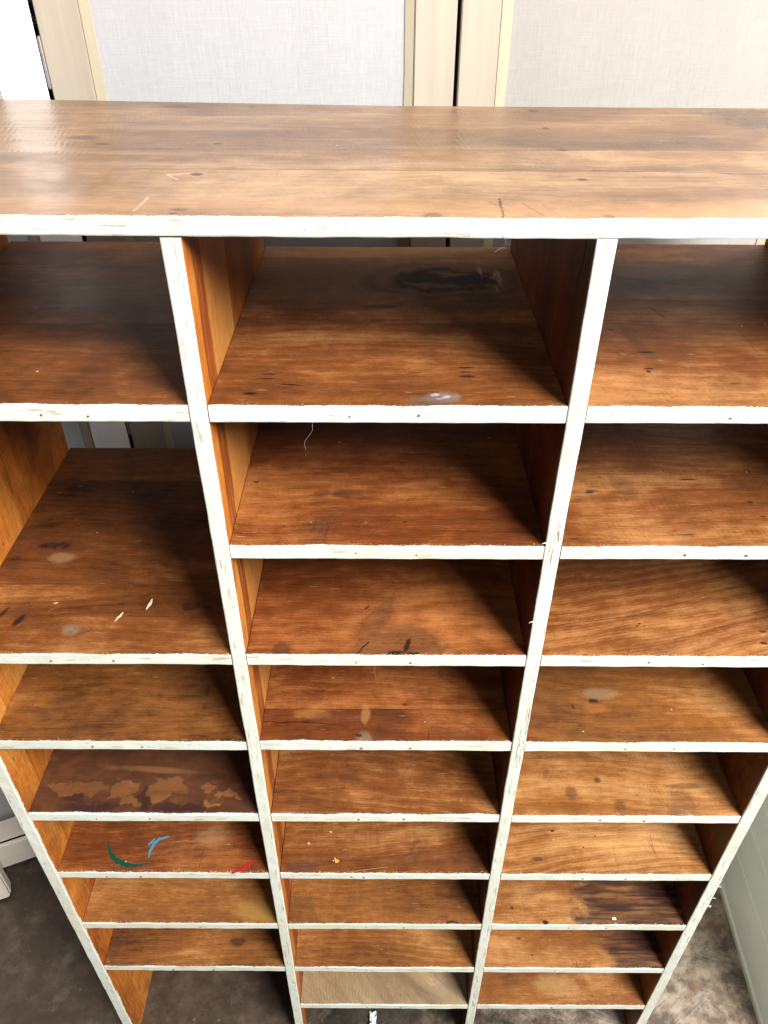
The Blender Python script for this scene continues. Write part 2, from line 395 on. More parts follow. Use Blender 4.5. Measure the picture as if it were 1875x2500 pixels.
SPEC = {
 (0, 1): dict(tone='brown', seams=(0.215, 0.43), tones=(0.02, 0.04), lift=-0.08, rings=0.7, edge=0.003),
 (0, 3): dict(tone='brown', seams=(0.146, 0.429), tones=(-0.06, -0.05), lift=0.0,
              knots=[(-0.352, 0.241, 0.026, 0.008, 0.9, 'dark'), (-0.264, 0.048, 0.013, 0.010, 0.85, 'pale'), (-0.096, 0.098, 0.017, 0.009, 0.7, 'dark')],
              marks=[(-0.348, 0.067, 0.005, 0.013, -0.35, DK, 0.9), (-0.378, 0.081, 0.004, 0.014, -0.3, DK, 0.8), (-0.33, 0.21, 0.022, 0.012, 0, PALE, 0.35)],
              cracks=[((-0.20, 0.078), (-0.03, 0.074), 0.0009, DK, 0.7)] + scuff(4, -0.33, -0.2, 0.03, 0.12, 0.5, 0.02, PALE, 0.35)),
 (0, 4): dict(tone='honey', seams=(0.31,), tones=(-0.05,), lift=-0.08, rings=0.8, marks=[(-0.10, 0.10, 0.004, 0.010, 0, DB, 0.6), (-0.1, 0.07, 0.003, 0.007, 0, DB, 0.5)]),
 (0, 5): dict(tone='brown', extra=spilt_varnish, rings=0.5, edge=0.006),
 (0, 6): dict(tone='red', lift=0.08, saw=0.25, marks=[(-0.14, 0.075, 0.035, 0.020, 0.2, PALE, 0.25)],
              cracks=[((-0.154, 0.047), (-0.155, 0.012), 0.0009, DB, 0.6), ((-0.300, 0.012), (-0.298, 0.024), 0.0008, (0.7, 0.66, 0.6), 0.9)]),
 (0, 7): dict(tone='honey', lift=-0.02, dirt=0.2, rings=0.5, marks=[(-0.062, 0.028, 0.05, 0.022, 0, (0.27, 0.155, 0.035), 0.55)]),
 (0, 8): dict(tone='honey', lift=-0.06, marks=[(-0.132, 0.054, 0.018, 0.010, 0, DB, 0.7)], dirt=0.5),
 (1, 1): dict(tone='brown', extra=burl, spec=0.12, rough=0.72, seams=(0.219, 0.466), tones=(-0.04, 0.10), lift=0.02, saw=0.35,
              sawmask=lambda t, x, y: t.step(t.noise(x * 3.1, y * 8, 0.7, 2), 0.45, 0.6) * t.step(y, 0.17, 0.25),
              
              marks=[(0.262, 0.318, 0.016, 0.018, 0, DK, 0.75), (0.330, 0.305, 0.024, 0.018, 0, DK, 0.75),
                     (0.371, 0.37, 0.020, 0.040, 0, DK, 0.6), (0.20, 0.35, 0.05, 0.020, 0.2, DB, 0.5), (0.191, 0.276, 0.024, 0.006, 0, DB, 0.8), (0.212, 0.42, 0.006, 0.010, 0, DB, 0.7),
                     (0.262, 0.020, 0.020, 0.012, 0.1, GREY, 0.5), (0.254, 0.026, 0.005, 0.003, 0.3, (0.45, 0.42, 0.43), 0.7), (0.266, 0.021, 0.005, 0.003, 0.5, (0.45, 0.42, 0.43), 0.7), (0.258, 0.017, 0.004, 0.002, 0.1, (0.40, 0.37, 0.38), 0.6), (0.248, 0.014, 0.024, 0.012, 0, (0.10, 0.07, 0.06), 0.45),
                     (0.295, 0.093, 0.009, 0.0022, 0, DK, 0.8), (0.292, 0.082, 0.008, 0.002, 0, DK, 0.7), (0.292, 0.071, 0.009, 0.0028, 0, DK, 0.85), (0.090, 0.049, 0.014, 0.0018, -0.1, DK, 0.9), (0.043, 0.028, 0.008, 0.003, 0, DK, 0.9), (0.06, 0.075, 0.008, 0.002, 0, DK, 0.7), (0.058, 0.064, 0.008, 0.002, 0, DK, 0.7)],
              cracks=[((0.26, 0.4665), (0.397, 0.465), 0.0022, DK, 0.9)]),
 (1, 2): dict(tone='red', seams=(0.30,), tones=(-0.04,), saw=0.2, marks=[(0.110, 0.112, 0.012, 0.008, 0.3, DB, 0.5), (0.145, 0.113, 0.022, 0.010, 0, DB, 0.55), (0.016, 0.139, 0.005, 0.002, 0, DK, 0.8), (0.224, 0.050, 0.002, 0.0015, 0, DK, 0.9)],
              cracks=scuff(9, 0.10, 0.13, 0.012, 0.03) + scuff(7, 0.16, 0.20, 0.015, 0.04, 1.1) + scuff(5, 0.18, 0.25, 0.15, 0.3, 1.1, 0.04)),
 (1, 3): dict(tone='red', lift=-0.02, seams=(0.255,), tones=(0.03,), marks=[(0.213, 0.005, 0.011, 0.005, 0, DK, 0.95), (0.239, 0.005, 0.009, 0.003, 0, DK, 0.9), (0.231, 0.022, 0.004, 0.013, -0.3, DK, 0.9), (0.171, 0.097, 0.006, 0.002, 0.9, DK, 0.8), (0.05, 0.012, 0.014, 0.012, 0, DB, 0.6)],
              cracks=[((0.174, 0.026), (0.156, 0.002), 0.0018, DK, 0.85)], dirt=0.6, edge=0.003),
 (1, 4): dict(tone='red', lift=0.04, seams=(0.066,), tones=(0.02,), knots=[(0.074, 0.040, 0.013, 0.003, 0.9, 'dark'), (0.166, 0.009, 0.012, 0.011, 0.75, 'pale')],
              marks=[(0.157, 0.014, 0.005, 0.003, 0, DK, 0.8), (0.167, 0.056, 0.007, 0.020, 0, (0.32, 0.16, 0.05), 0.5), (0.08, 0.056, 0.03, 0.010, 0, (0.34, 0.15, 0.04), 0.45), (0.115, 0.05, 0.034, 0.012, 0, (0.09, 0.028, 0.014), 0.5), (0.232, 0.075, 0.004, 0.003, 0, (0.10, 0.01, 0.008), 0.9)],
              cracks=[((0.002, 0.0395), (0.074, 0.040), 0.0016, (0.04, 0.007, 0.005), 0.9), ((0.074, 0.040), (0.138, 0.033), 0.0012, (0.05, 0.009, 0.006), 0.85), ((0.268, 0.019), (0.269, -0.005), 0.0009, DK, 0.9)], edge=0.006),
 (1, 5): dict(tone='brown', lift=0.05, slant=0.05, rings=1.2, dirt=0.25, edge=0.005),
 (1, 6): dict(tone='brown', lift=-0.02, slant=-0.05, dirt=0.5, marks=[(0.045, 0.012, 0.03, 0.012, 0, (0.05, 0.022, 0.022), 0.5)], cracks=[((0.125, 0.003), (0.205, 0.014), 0.0008, PALE, 0.6)]),
 (1, 7): dict(tone='honey', lift=-0.10, rings=0.7, marks=[(0.34, 0.004, 0.014, 0.004, 0, DK, 0.8)]),
 (1, 8): dict(tone='honey', lift=-0.06, slant=0.10, rings=1.2),
 (1, 9): dict(tone='tan', lift=0.02, saw=0.6, rings=0.4, slant=0.9, sawmask=lambda t, x, y: t.step(t.noise(x * 4, y * 4, 0.7, 2), 0.36, 0.5), marks=[(0.345, 0.028, 0.04, 0.022, 0.3, (0.20, 0.14, 0.09), 0.5)], rough=0.6),
 (2, 1): dict(tone='brown', lift=0.10, seams=(0.123, 0.30), tones=(-0.06, -0.07), saw=0.15,
              marks=[(0.517, 0.155, 0.008, 0.055, 0.18, DB, 0.35), (0.522, 0.136, 0.013, 0.0025, 0, DK, 0.85), (0.513, 0.092, 0.006, 0.002, 0, DK, 0.9), (0.511, 0.084, 0.003, 0.003, 0, DK, 0.9), (0.583, 0.179, 0.012, 0.008, 0, (0.10, 0.03, 0.015), 0.6), (0.492, 0.202, 0.006, 0.002, 0, DK, 0.8), (0.60, 0.41, 0.06, 0.03, 0, (0.17, 0.105, 0.06), 0.4)],
              cracks=[((0.563, 0.274), (0.573, 0.240), 0.0025, DB, 0.55)] + scuff(10, 0.56, 0.75, 0.04, 0.12, 0.05, 0.012, DK, 0.6)),
 (2, 2): dict(tone='brown', lift=0.12, seams=(0.161, 0.238), tones=(-0.06, -0.04), saw=0.3,
              marks=[(0.484, 0.121, 0.010, 0.0016, 0, DK, 0.9), (0.480, 0.117, 0.006, 0.002, 0, DK, 0.9), (0.626, 0.149, 0.014, 0.0018, 0, DK, 0.9), (0.694, 0.096, 0.004, 0.002, 0, DK, 0.85), (0.700, 0.064, 0.004, 0.0015, 0, DK, 0.8), (0.587, 0.025, 0.012, 0.0012, 0, DK, 0.8), (0.440, 0.016, 0.006, 0.001, 0, DK, 0.7), (0.53, 0.13, 0.014, 0.03, 0.3, DB, 0.35)],
              cracks=scuff(14, 0.58, 0.76, 0.02, 0.12, 0.1, 0.014, DK, 0.5)),
 (2, 3): dict(tone='brown', lift=0.10, slant=-0.22, rings=1.7, dirt=0.25, marks=[(0.577, 0.065, 0.002, 0.0015, 0, DK, 0.95), (0.573, 0.061, 0.002, 0.0012, 0, DK, 0.95), (0.748, 0.027, 0.006, 0.003, 0, PURPLE, 0.9), (0.755, 0.050, 0.006, 0.002, 0, DK, 0.8)],
              cracks=[((0.441, 0.060), (0.578, 0.083), 0.0012, DB, 0.7), ((0.578, 0.083), (0.69, 0.125), 0.0010, DB, 0.6)]),
 (2, 4): dict(tone='honey', lift=-0.02, knots=[(0.546, 0.084, 0.008, 0.006, 0.95, 'dark')], marks=[(0.546, 0.070, 0.018, 0.010, 0, (0.28, 0.095, 0.022), 0.5), (0.510, 0.072, 0.002, 0.006, 0.3, DB, 0.8), (0.56, 0.10, 0.03, 0.012, 0, (0.33, 0.22, 0.12), 0.35)], edge=0.005),
 (2, 5): dict(tone='honey', lift=0.06, saw=0.5, dirt=0.55, marks=[(0.533, 0.046, 0.010, 0.013, 0, DB, 0.45), (0.613, 0.019, 0.010, 0.012, 0.2, DB, 0.4), (0.585, 0.072, 0.006, 0.006, 0, DB, 0.7), (0.74, 0.06, 0.03, 0.006, 0, DB, 0.5)]),
 (2, 6): dict(tone='honey', lift=0.06, slant=-0.10, rings=2.0, dirt=0.15, knots=[(0.493, 0.031, 0.011, 0.004, 0.6, 'dark')], marks=[(0.533, 0.089, 0.004, 0.002, 0, DK, 0.9), (0.616, 0.079, 0.002, 0.0014, 0, DK, 0.8), (0.588, 0.055, 0.002, 0.0015, 0, DK, 0.8)], cracks=scuff(4, 0.72, 0.76, 0.03, 0.06, 1.8, 0.04, DB, 0.6)),
 (2, 7): dict(tone='honey', lift=0.02, extra=purple_corner(0.605, 0.0), marks=[(0.532, 0.005, 0.006, 0.005, 0, DK, 0.95), (0.466, 0.035, 0.004, 0.003, 0, DB, 0.9)]),
 (2, 8): dict(tone='honey', lift=0.04, extra=purple_corner(0.70, 0.3, 0.03), marks=[(0.506, 0.064, 0.005, 0.002, 0, DB, 0.9), (0.532, 0.028, 0.003, 0.0015, 0, DB, 0.9)], cracks=[((0.628, 0.004), (0.629, 0.016), 0.0007, DK, 0.8)]),
 (2, 9): dict(tone='honey', lift=0.06, rings=0.8, saw=0.2, marks=[(0.611, 0.046, 0.050, 0.022, 0, (0.36, 0.24, 0.10), 0.4)]),
}
NAILS = {(0, 1): (-0.186, -0.134), (0, 4): (-0.266, -0.187), (0, 5): (-0.306, -0.212), (0, 6): (-0.331, -0.266), (0, 7): (-0.26, -0.181), (0, 3): (-0.28, -0.19), (0, 8): (-0.27, -0.18),
         (1, 1): (0.158, 0.235), (1, 2): (0.161, 0.238), (1, 3): (0.157, 0.235), (1, 4): (0.162, 0.240), (1, 5): (0.154, 0.233), (1, 6): (0.137, 0.160), (1, 7): (0.162, 0.240), (1, 8): (0.160,), (1, 9): (0.16, 0.24),
         (2, 1): (0.583, 0.70), (2, 2): (0.580, 0.658), (2, 3): (0.576, 0.654), (2, 4): (0.582, 0.659), (2, 5): (0.577, 0.654), (2, 6): (0.578, 0.660), (2, 7): (0.581, 0.659), (2, 8): (0.58,), (2, 9): (0.60,)}
M_NAIL = flat('rusty_nail', (0.15, 0.115, 0.085), 0.6)
def nail(parent, x, z, r=0.0021):
    bm = bmesh.new()
    bmesh.ops.create_cone(bm, cap_ends=True, segments=12, radius1=r, radius2=r * 0.9, depth=0.0022, matrix=Matrix.Translation((x, -0.0006, z)) @ Matrix.Rotation(math.pi / 2, 4, 'X'))
    for v in bm.verts:
        if v.co.y < -0.001: v.co.y += 0.0003
    return link('nail_head', bm, M_NAIL, parent)

SHELF = {}
BACK = (0.541, 0.520, 0.537)
for (c, k), sp in SPEC.items():
    x0, x1 = COLX[c]; sd = c * 3.7 + k * 1.13
    mat = wood('board_%s' % sp['tone'], sd, **sp)
    zt = ZT[k - 1]; g1 = 0.0012; g2 = 0.0008
    bm = plank('x', x0 + g1, x1 - g2, 0.0 + rnd.uniform(-0.0006, 0.0008), BACK[c] - (0.012 if k in (2, 4) else 0) , zt - 0.0213, zt, 60, 0.0008, 0.0017, sd)
    SHELF[(c, k)] = o = link('shelf_board', bm, mat, unit)
    for nx_ in NAILS[(c, k)]: nail(o, nx_, zt - 0.0213 * rnd.uniform(0.5, 0.68), rnd.uniform(0.0011, 0.0019))

# uprights: two outer sides and two dividers
def strips(bounds, lo=0.0):
    """planks of different colour across the depth of an upright"""
    def f(t, col, x, y, z, rag):
        w = (t.noise(z * 2.2, y * 5, 0.0, 3, 0.55) - 0.5) * 0.035
        for (b0, b1, c_, st) in bounds:
            m = t.step(y + w, b0 - 0.003, b0 + 0.003) * t.step(y + w, b1 + 0.003, b1 - 0.003)
            n = t.noise(z * 14, y * 200, 0.4, 4, 0.65)
            col = t.mix(m * st * t.step(n, 0.15, 0.6), col, c_)
        return col
    return f
M_SIDE_L = wood('upright_orange', 31.0, 'orange', 'z', side=-1, seams=(0.064, 0.30), tones=(0.05, -0.08), rings=0.7, edge=0.004, edge_amp=0.0035, rough=0.45, lift=-0.03, crackpaint=0.1)
M_DIV_L = wood('upright_orange', 35.0, 'orange', 'z', seams=(0.29,), tones=(-0.10,), rings=0.8, edge=0.0012, edge_amp=0.0015, rough=0.45, lift=0.02,
               extra=strips([(0.030, 0.068, (0.17, 0.034, 0.008), 0.97), (0.072, 0.185, (0.40, 0.19, 0.055), 0.6), (0.20, 0.24, (0.20, 0.055, 0.012), 0.7), (0.29, 0.50, (0.21, 0.065, 0.014), 0.5)]), crackpaint=0.1)
M_DIV_R = wood('upright_red', 41.0, 'red', 'z', seams=(0.21,), tones=(0.05,), rings=0.7, edge=0.0012, edge_amp=0.0015, rough=0.45, lift=-0.05, crackpaint=0.55,
               cracks=[((ZF + 0.185, 0.033), (ZF + 0.147, 0.035), 0.0046, DK, 1.0), ((ZF + 0.147, 0.035), (ZF + 0.118, 0.047), 0.0036, DK, 1.0), ((ZF + 0.118, 0.047), (ZF + 0.06, 0.058), 0.0022, DK, 0.95)])
M_SIDE_R = wood('upright_red', 47.0, 'red', 'z', side=1, seams=(0.24,), tones=(0.05,), rings=0.7, edge=0.0012, edge_amp=0.002, rough=0.45, lift=0.0, crackpaint=0.3)
ZTOP = ZF + 0.1842
up = []
for nm, x0, x1, m, b, sd in (('side_panel', -0.4463, -0.4242, M_SIDE_L, 0.535, 1.1), ('divider', -0.0202, 0.0, M_DIV_L, 0.507, 2.2),
                             ('divider', 0.4, 0.4205, M_DIV_R, 0.512, 3.3), ('side_panel', 0.8210, 0.8440, M_SIDE_R, 0.535, 4.4)):
    o = link(nm, plank('z', 0.0, ZTOP, -0.0012, b, x0, x1, 150, 0.0009, 0.0017, sd), m, unit); up.append(o)
nail(up[1], -0.013, ZF - 0.014, 0.0022); nail(up[2], 0.409, ZF - 0.014, 0.0025); nail(up[2], 0.406, ZF - 0.085, 0.0018)
nail(up[2], 0.409, ZF - 0.62, 0.0016)

# top board
def top_off(a, b, c):
    f = max(0.0, min(1.0, (0.2 - a) / 0.62))
    back = 0.541 + (0.2 - a) * (0.048 if a < 0.2 else 0.018) - 0.541
    dent = -0.0 if not (0.300 < a < 0.316) else 0.0
    return (back * max(0, (b - 0.3) / 0.24), 0.0032 * f + dent)
def top_extra(t, col, x, y, z, rag):
    n = t.noise(x * 3.0, y * 26, 0.5, 4, 0.6)
    col = t.mix(t.step(n, 0.50, 0.72) * 0.36, col, (0.36, 0.235, 0.135))      # varnish worn to bare grey wood
    n2 = t.noise(x * 2.2 + 7, y * 20, 0.5, 4, 0.6)
    col = t.mix(t.step(n2, 0.55, 0.75) * 0.4, col, (0.070, 0.034, 0.018))
    o_ = t.step(y + (rag - 0.5) * 0.02, 0.075, 0.02) * t.step(n2, 0.3, 0.55)
    col = t.mix(o_ * 0.55, col, (0.34, 0.155, 0.050))
    kn = ellipse(t, x, y, 0.715, 0.452, 0.055, 0.075, 0.3, t.noise(x, y, 0, 4, 0.6, 24), 0.5, 0.8)
    sw = (t.noise(x, y, 0.0, 3, 0.6, 16, 1.2) * 60).sin()
    col = t.mix(kn * (sw * 0.35 + 0.65), col, (0.035, 0.018, 0.014))
    return col
tk = lambda x, y, rx, ry, st=0.9: (x, y, rx, ry, 0, (0.018, 0.008, 0.009), st)
M_TOP = wood('top_planks', 53.0, 'grey', 'x', spec=0.85, seams=(0.17, 0.266), tones=(-0.02, -0.10), rings=0.7, saw=0.22, rough=0.32, edge=0.0012, edge_amp=0.0018, lift=0.06, dirt=0.25,
             sawmask=lambda t, x, y: t.step(y + (t.noise(x * 3, y * 4, 0.2, 2) - 0.5) * 0.25, 0.20, 0.27), extra=top_extra, fleck=0.72,
             marks=[tk(-0.188, 0.318, 0.020, 0.012, 0.7), tk(-0.152, 0.284, 0.009, 0.005), tk(-0.012, 0.291, 0.005, 0.005), tk(-0.010, 0.148, 0.006, 0.006), tk(-0.003, 0.021, 0.008, 0.006), tk(-0.006, 0.008, 0.004, 0.003), tk(-0.114, 0.52, 0.015, 0.012, 0.45), tk(0.0, 0.525, 0.006, 0.008, 0.6),
                    tk(0.411, 0.506, 0.006, 0.009), tk(0.411, 0.388, 0.005, 0.007), tk(0.412, 0.270, 0.007, 0.007), tk(0.411, 0.136, 0.006, 0.006), tk(0.242, 0.006, 0.009, 0.009, 0.6), tk(0.410, 0.007, 0.006, 0.006), tk(-0.06, 0.46, 0.022, 0.012, 0.4)],
             cracks=[((0.312, 0.065), (0.310, 0.022), 0.0020, DK, 0.95), ((0.310, 0.022), (0.308, -0.005), 0.0018, DK, 0.95), ((0.43, 0.173), (0.86, 0.143), 0.0016, DK, 0.9), ((0.18, 0.184), (0.43, 0.173), 0.0007, DK, 0.8),
                     ((-0.042, 0.061), (-0.045, 0.016), 0.0014, (0.55, 0.46, 0.36), 0.8), ((-0.042, 0.146), (-0.02, 0.151), 0.0013, (0.5, 0.42, 0.33), 0.7), ((-0.042, 0.146), (-0.026, 0.127), 0.0013, (0.5, 0.42, 0.33), 0.7),
                     ((0.333, 0.05), (0.348, 0.008), 0.0012, DB, 0.5), ((0.352, 0.045), (0.362, 0.012), 0.0009, DB, 0.4), ((0.30, 0.055), (0.318, 0.018), 0.0008, DB, 0.4)])
top = link('top_board', plank('x', -0.4483, 0.8462, -0.001, 0.541, ZF + 0.1846, ZF + 0.2037, 190, 0.0011, 0.0022, 9.0, top_off), M_TOP, unit)

# paint left on the boards
M_GREEN = flat('dark_green_paint', (0.010, 0.055, 0.035), 0.35); M_BLUE = flat('blue_paint', (0.035, 0.25, 0.44), 0.4); M_RED = flat('red_paint', (0.42, 0.010, 0.016), 0.4)
M_FLECK = flat('pale_pink_paint', (0.72, 0.56, 0.44), 0.6); M_YEL = flat('yellow_paint', (0.62, 0.34, 0.05), 0.5); M_WHITE = flat('white_paint', (0.80, 0.79, 0.75), 0.5)
def mark(key, pts, ws, m, label):
    o = link('paint_stroke', stroke(pts, ws, ZT[key[1] - 1]), m, SHELF[key]); o['label'] = label
s6 = (0, 6)
mark(s6, [(-0.343, 0.061), (-0.337, 0.045), (-0.325, 0.031), (-0.310, 0.0215), (-0.294, 0.0155), (-0.275, 0.0140), (-0.252, 0.0195)], [0.002, 0.005, 0.008, 0.010, 0.0085, 0.005, 0.0012], M_GREEN, 'dark green curved paint stroke')
mark(s6, [(-0.226, 0.0745), (-0.244, 0.069), (-0.252, 0.060), (-0.256, 0.046), (-0.2565, 0.031)], [0.0015, 0.0042, 0.0055, 0.0038, 0.002], M_BLUE, 'blue curved paint stroke')
mark(s6, [(-0.263, 0.056), (-0.257, 0.0635), (-0.2535, 0.070)], [0.002, 0.004, 0.0015], M_BLUE, 'small blue paint dab')
mark(s6, [(-0.049, 0.029), (-0.061, 0.018), (-0.073, 0.008), (-0.091, -0.00013)], [0.001, 0.0055, 0.0065, 0.003], M_RED, 'bright red paint stroke')
s3 = (0, 3)
mark(s3, [(-0.160, 0.114), (-0.1605, 0.104), (-0.1635, 0.091)], [0.0016, 0.0058, 0.002], M_FLECK, 'pale paint drip')
mark(s3, [(-0.197, 0.085), (-0.200, 0.076), (-0.2045, 0.066)], [0.0012, 0.0038, 0.0012], M_FLECK, 'pale paint drip')
mark(s3, [(-0.302, 0.105), (-0.308, 0.103)], [0.0012, 0.0015], M_FLECK, 'pale paint drip')
for (x, y, rx, ry, m, key) in ((0.092, 0.085, 0.003, 0.002, M_YEL, (1, 6)), (0.108, 0.025, 0.005, 0.003, M_YEL, (1, 6)), (0.104, 0.030, 0.0022, 0.0016, M_YEL, (1, 6)), (0.051, 0.061, 0.0018, 0.0012, M_WHITE, (1, 6)), (0.676, 0.013, 0.0042, 0.0032, M_WHITE, (2, 7))):
    link('paint_spot', blob(x, y, rx, ry, ZT[key[1] - 1], x * 50), m, SHELF[key])
# shreds of paint hanging off the edges
for (x, z, k) in ((0.3995, ZF - 0.335, up[2]), (0.3995, ZF - 0.195, up[2]), (0.8447, ZF - 1.055, up[3]), (0.8447, ZF - 1.10, up[3]), (0.8447, ZF - 1.135, up[3]), (0.8447, ZF - 1.13, up[3])):
    s = -1 if x < 0.5 else 1
    link('paint_shred', tube([(x - s * 0.001, -0.001, z), (x + s * 0.002, -0.002, z + 0.0008), (x + s * 0.0042, -0.002, z - 0.001 + rnd.uniform(-.003, .003))], 0.0005, 5), M_WHITE, k)

# ------------------------------------------------------------------ lint threads and scrap
M_LINT = flat('lint', (0.27, 0.24, 0.21), 0.9)
def thread(pts, label, r=0.00014):
    P = []
    for i in range(len(pts) - 1):
        for k in range(5):
            s = k / 5; P.append(tuple(pts[i][j] * (1 - s) + pts[i + 1][j] * s + 0.0012 * mnoise.noise(Vector((i + s, j * 3.3, pts[0][0] * 90))) for j in range(3)))
    P.append(pts[-1])
    tag(link('lint_thread', tube(P, r), M_LINT), label, 'thread', 'lint threads hanging from the board edges')
zo = ZF
thread([(0.116, 0.004, zo - 0.0212), (0.115, -0.001, zo - 0.031), (0.106, -0.001, zo - 0.046), (0.105, -0.001, zo - 0.052), (0.106, -0.001, zo - 0.057)], 'pale wavy thread hanging from the white edge of the uppermost middle shelf')
thread([(0.310, -0.0025, zo + 0.190), (0.313, -0.003, zo + 0.181), (0.311, -0.002, zo + 0.177), (0.303, -0.002, zo + 0.172)], 'grey cobweb wisp hanging under the thick top board', 0.00013)
thread([(0.184, 0.003, zo - 0.4265), (0.183, -0.001, zo - 0.440), (0.186, -0.001, zo - 0.449), (0.184, -0.001, zo - 0.457)], 'short thread hanging below the middle shelf with black marks', 0.00013)
bm = bmesh.new()
bmesh.ops.create_grid(bm, x_segments=8, y_segments=8, size=0.5)
for v in bm.verts:
    q = Vector((v.co.x * 3, v.co.y * 3, 1.7)); h = 0.5 + mnoise.noise(q * 1.3)
    v.co = Vector((0.172 + v.co.x * 0.017 * (1 + 0.4 * mnoise.noise(q)), 0.040 + v.co.y * 0.034, 0.0025 + 0.011 * abs(h)))
o = link('paper_scrap', bm, flat('paper', (0.80, 0.80, 0.82), 0.8))
sol = o.modifiers.new('thickness', 'SOLIDIFY'); sol.thickness = 0.0006
tag(o, 'crumpled white paper scrap lying on the floor beneath the middle column', 'paper scrap')

# ------------------------------------------------------------------ door leaves behind
def painted_wood(name, c, c2, axis='z', cracks=False):
    t = T(name); x, y, z = t.coords()
    u, v = (z, x) if axis == 'z' else (x, z)
    a = t.noise(u * 3, v * 60, y * 60, 4, 0.6); b = t.noise(u * 1.1, v * 9, 0.4, 3, 0.5); f = t.noise(u * 30, v * 500, y * 90, 2)
    col = t.mix(t.step(b * 0.6 + a * 0.4, 0.35, 0.68), c, c2)
    ln = t.noise(u * 5, v * 160, 2.2, 3, 0.5)
    col = t.mix(t.step((ln - 0.5).abs(), 0.010, 0.002) * t.step(t.noise(u * 4, v * 20, 6.0, 2), 0.56, 0.66) * (0.8 if cracks else 0.35), col, (0.25, 0.15, 0.08))
    dot = t.voro(x, y, z, 20)[0]
    col = t.mix(t.step(dot, 0.05, 0.03) * 0.5, col, (0.32, 0.24, 0.17))
    return t.finish(col, 0.5 + (a - 0.5) * 0.2, a + f * 0.5, 0.15, 0.0008)
def linen(name, warm):
    t = T(name); x, y, z = t.coords()
    w1 = t.noise(x * 880, z * 40, 0.0, 3, 0.6); w2 = t.noise(x * 22, z * 620, 1.0, 3, 0.6)
    w3 = t.noise(x * 170, z * 6, 2.0, 2, 0.6); sl = t.noise(x * 8, z * 130, 5.0, 2, 0.5)
    weave = (x * 5600).sin() * (z * 5600).sin()
    base = (0.375, 0.368, 0.373) if not warm else (0.305, 0.284, 0.260)  # left linen brighter, right dimmer: uneven light painted into one cloth
    k = (w1 - 0.5) * 0.6 + (w2 - 0.5) * 0.28 + (w3 - 0.5) * 0.22 + 0.5
    col = t.mix(t.step(k, 0.10, 0.90), tuple(c * 0.80 for c in base), tuple(min(0.9, c * 1.10) for c in base))
    col = t.mix(t.step(sl, 0.66, 0.72) * 0.30, col, tuple(c * 1.15 for c in base))
    sp = t.voro(x, y, z, 26)[0]
    col = t.mix(t.step(sp, 0.030, 0.018) * t.step(t.noise(x, z, 0, 1, 0.5, 14), 0.56, 0.6) * 0.8, col, (0.20, 0.17, 0.15))
    return t.finish(col, 0.95, w1 + w2 + weave * 0.2, 0.35, 0.0008, 0.15)
M_STILE = painted_wood('cream_stile', (0.315, 0.26, 0.205), (0.375, 0.32, 0.255)); M_BEAD = painted_wood('straw_bead', (0.315, 0.265, 0.18), (0.37, 0.32, 0.23), cracks=True)
M_RAIL = painted_wood('cream_rail', (0.66, 0.60, 0.52), (0.74, 0.67, 0.58), 'x'); M_LITSTILE = painted_wood('lit_stile', (0.78, 0.76, 0.72), (0.82, 0.80, 0.77))  # angled leaf's stiles are a brightened copy of the cream, light painted in
M_LIN_A = linen('lit_linen', False); M_LIN_B = linen('dim_linen', True)
M_STEEL = T('brushed_steel'); _x, _y, _z = M_STEEL.coords(); _n = M_STEEL.noise(_x * 600, _y * 600, _z * 15, 3, 0.6)
M_STEEL.p.inputs['Metallic'].default_value = 0.9
M_STEEL = M_STEEL.finish(M_STEEL.mix(_n, (0.50, 0.44, 0.44), (0.70, 0.66, 0.66)), 0.38)

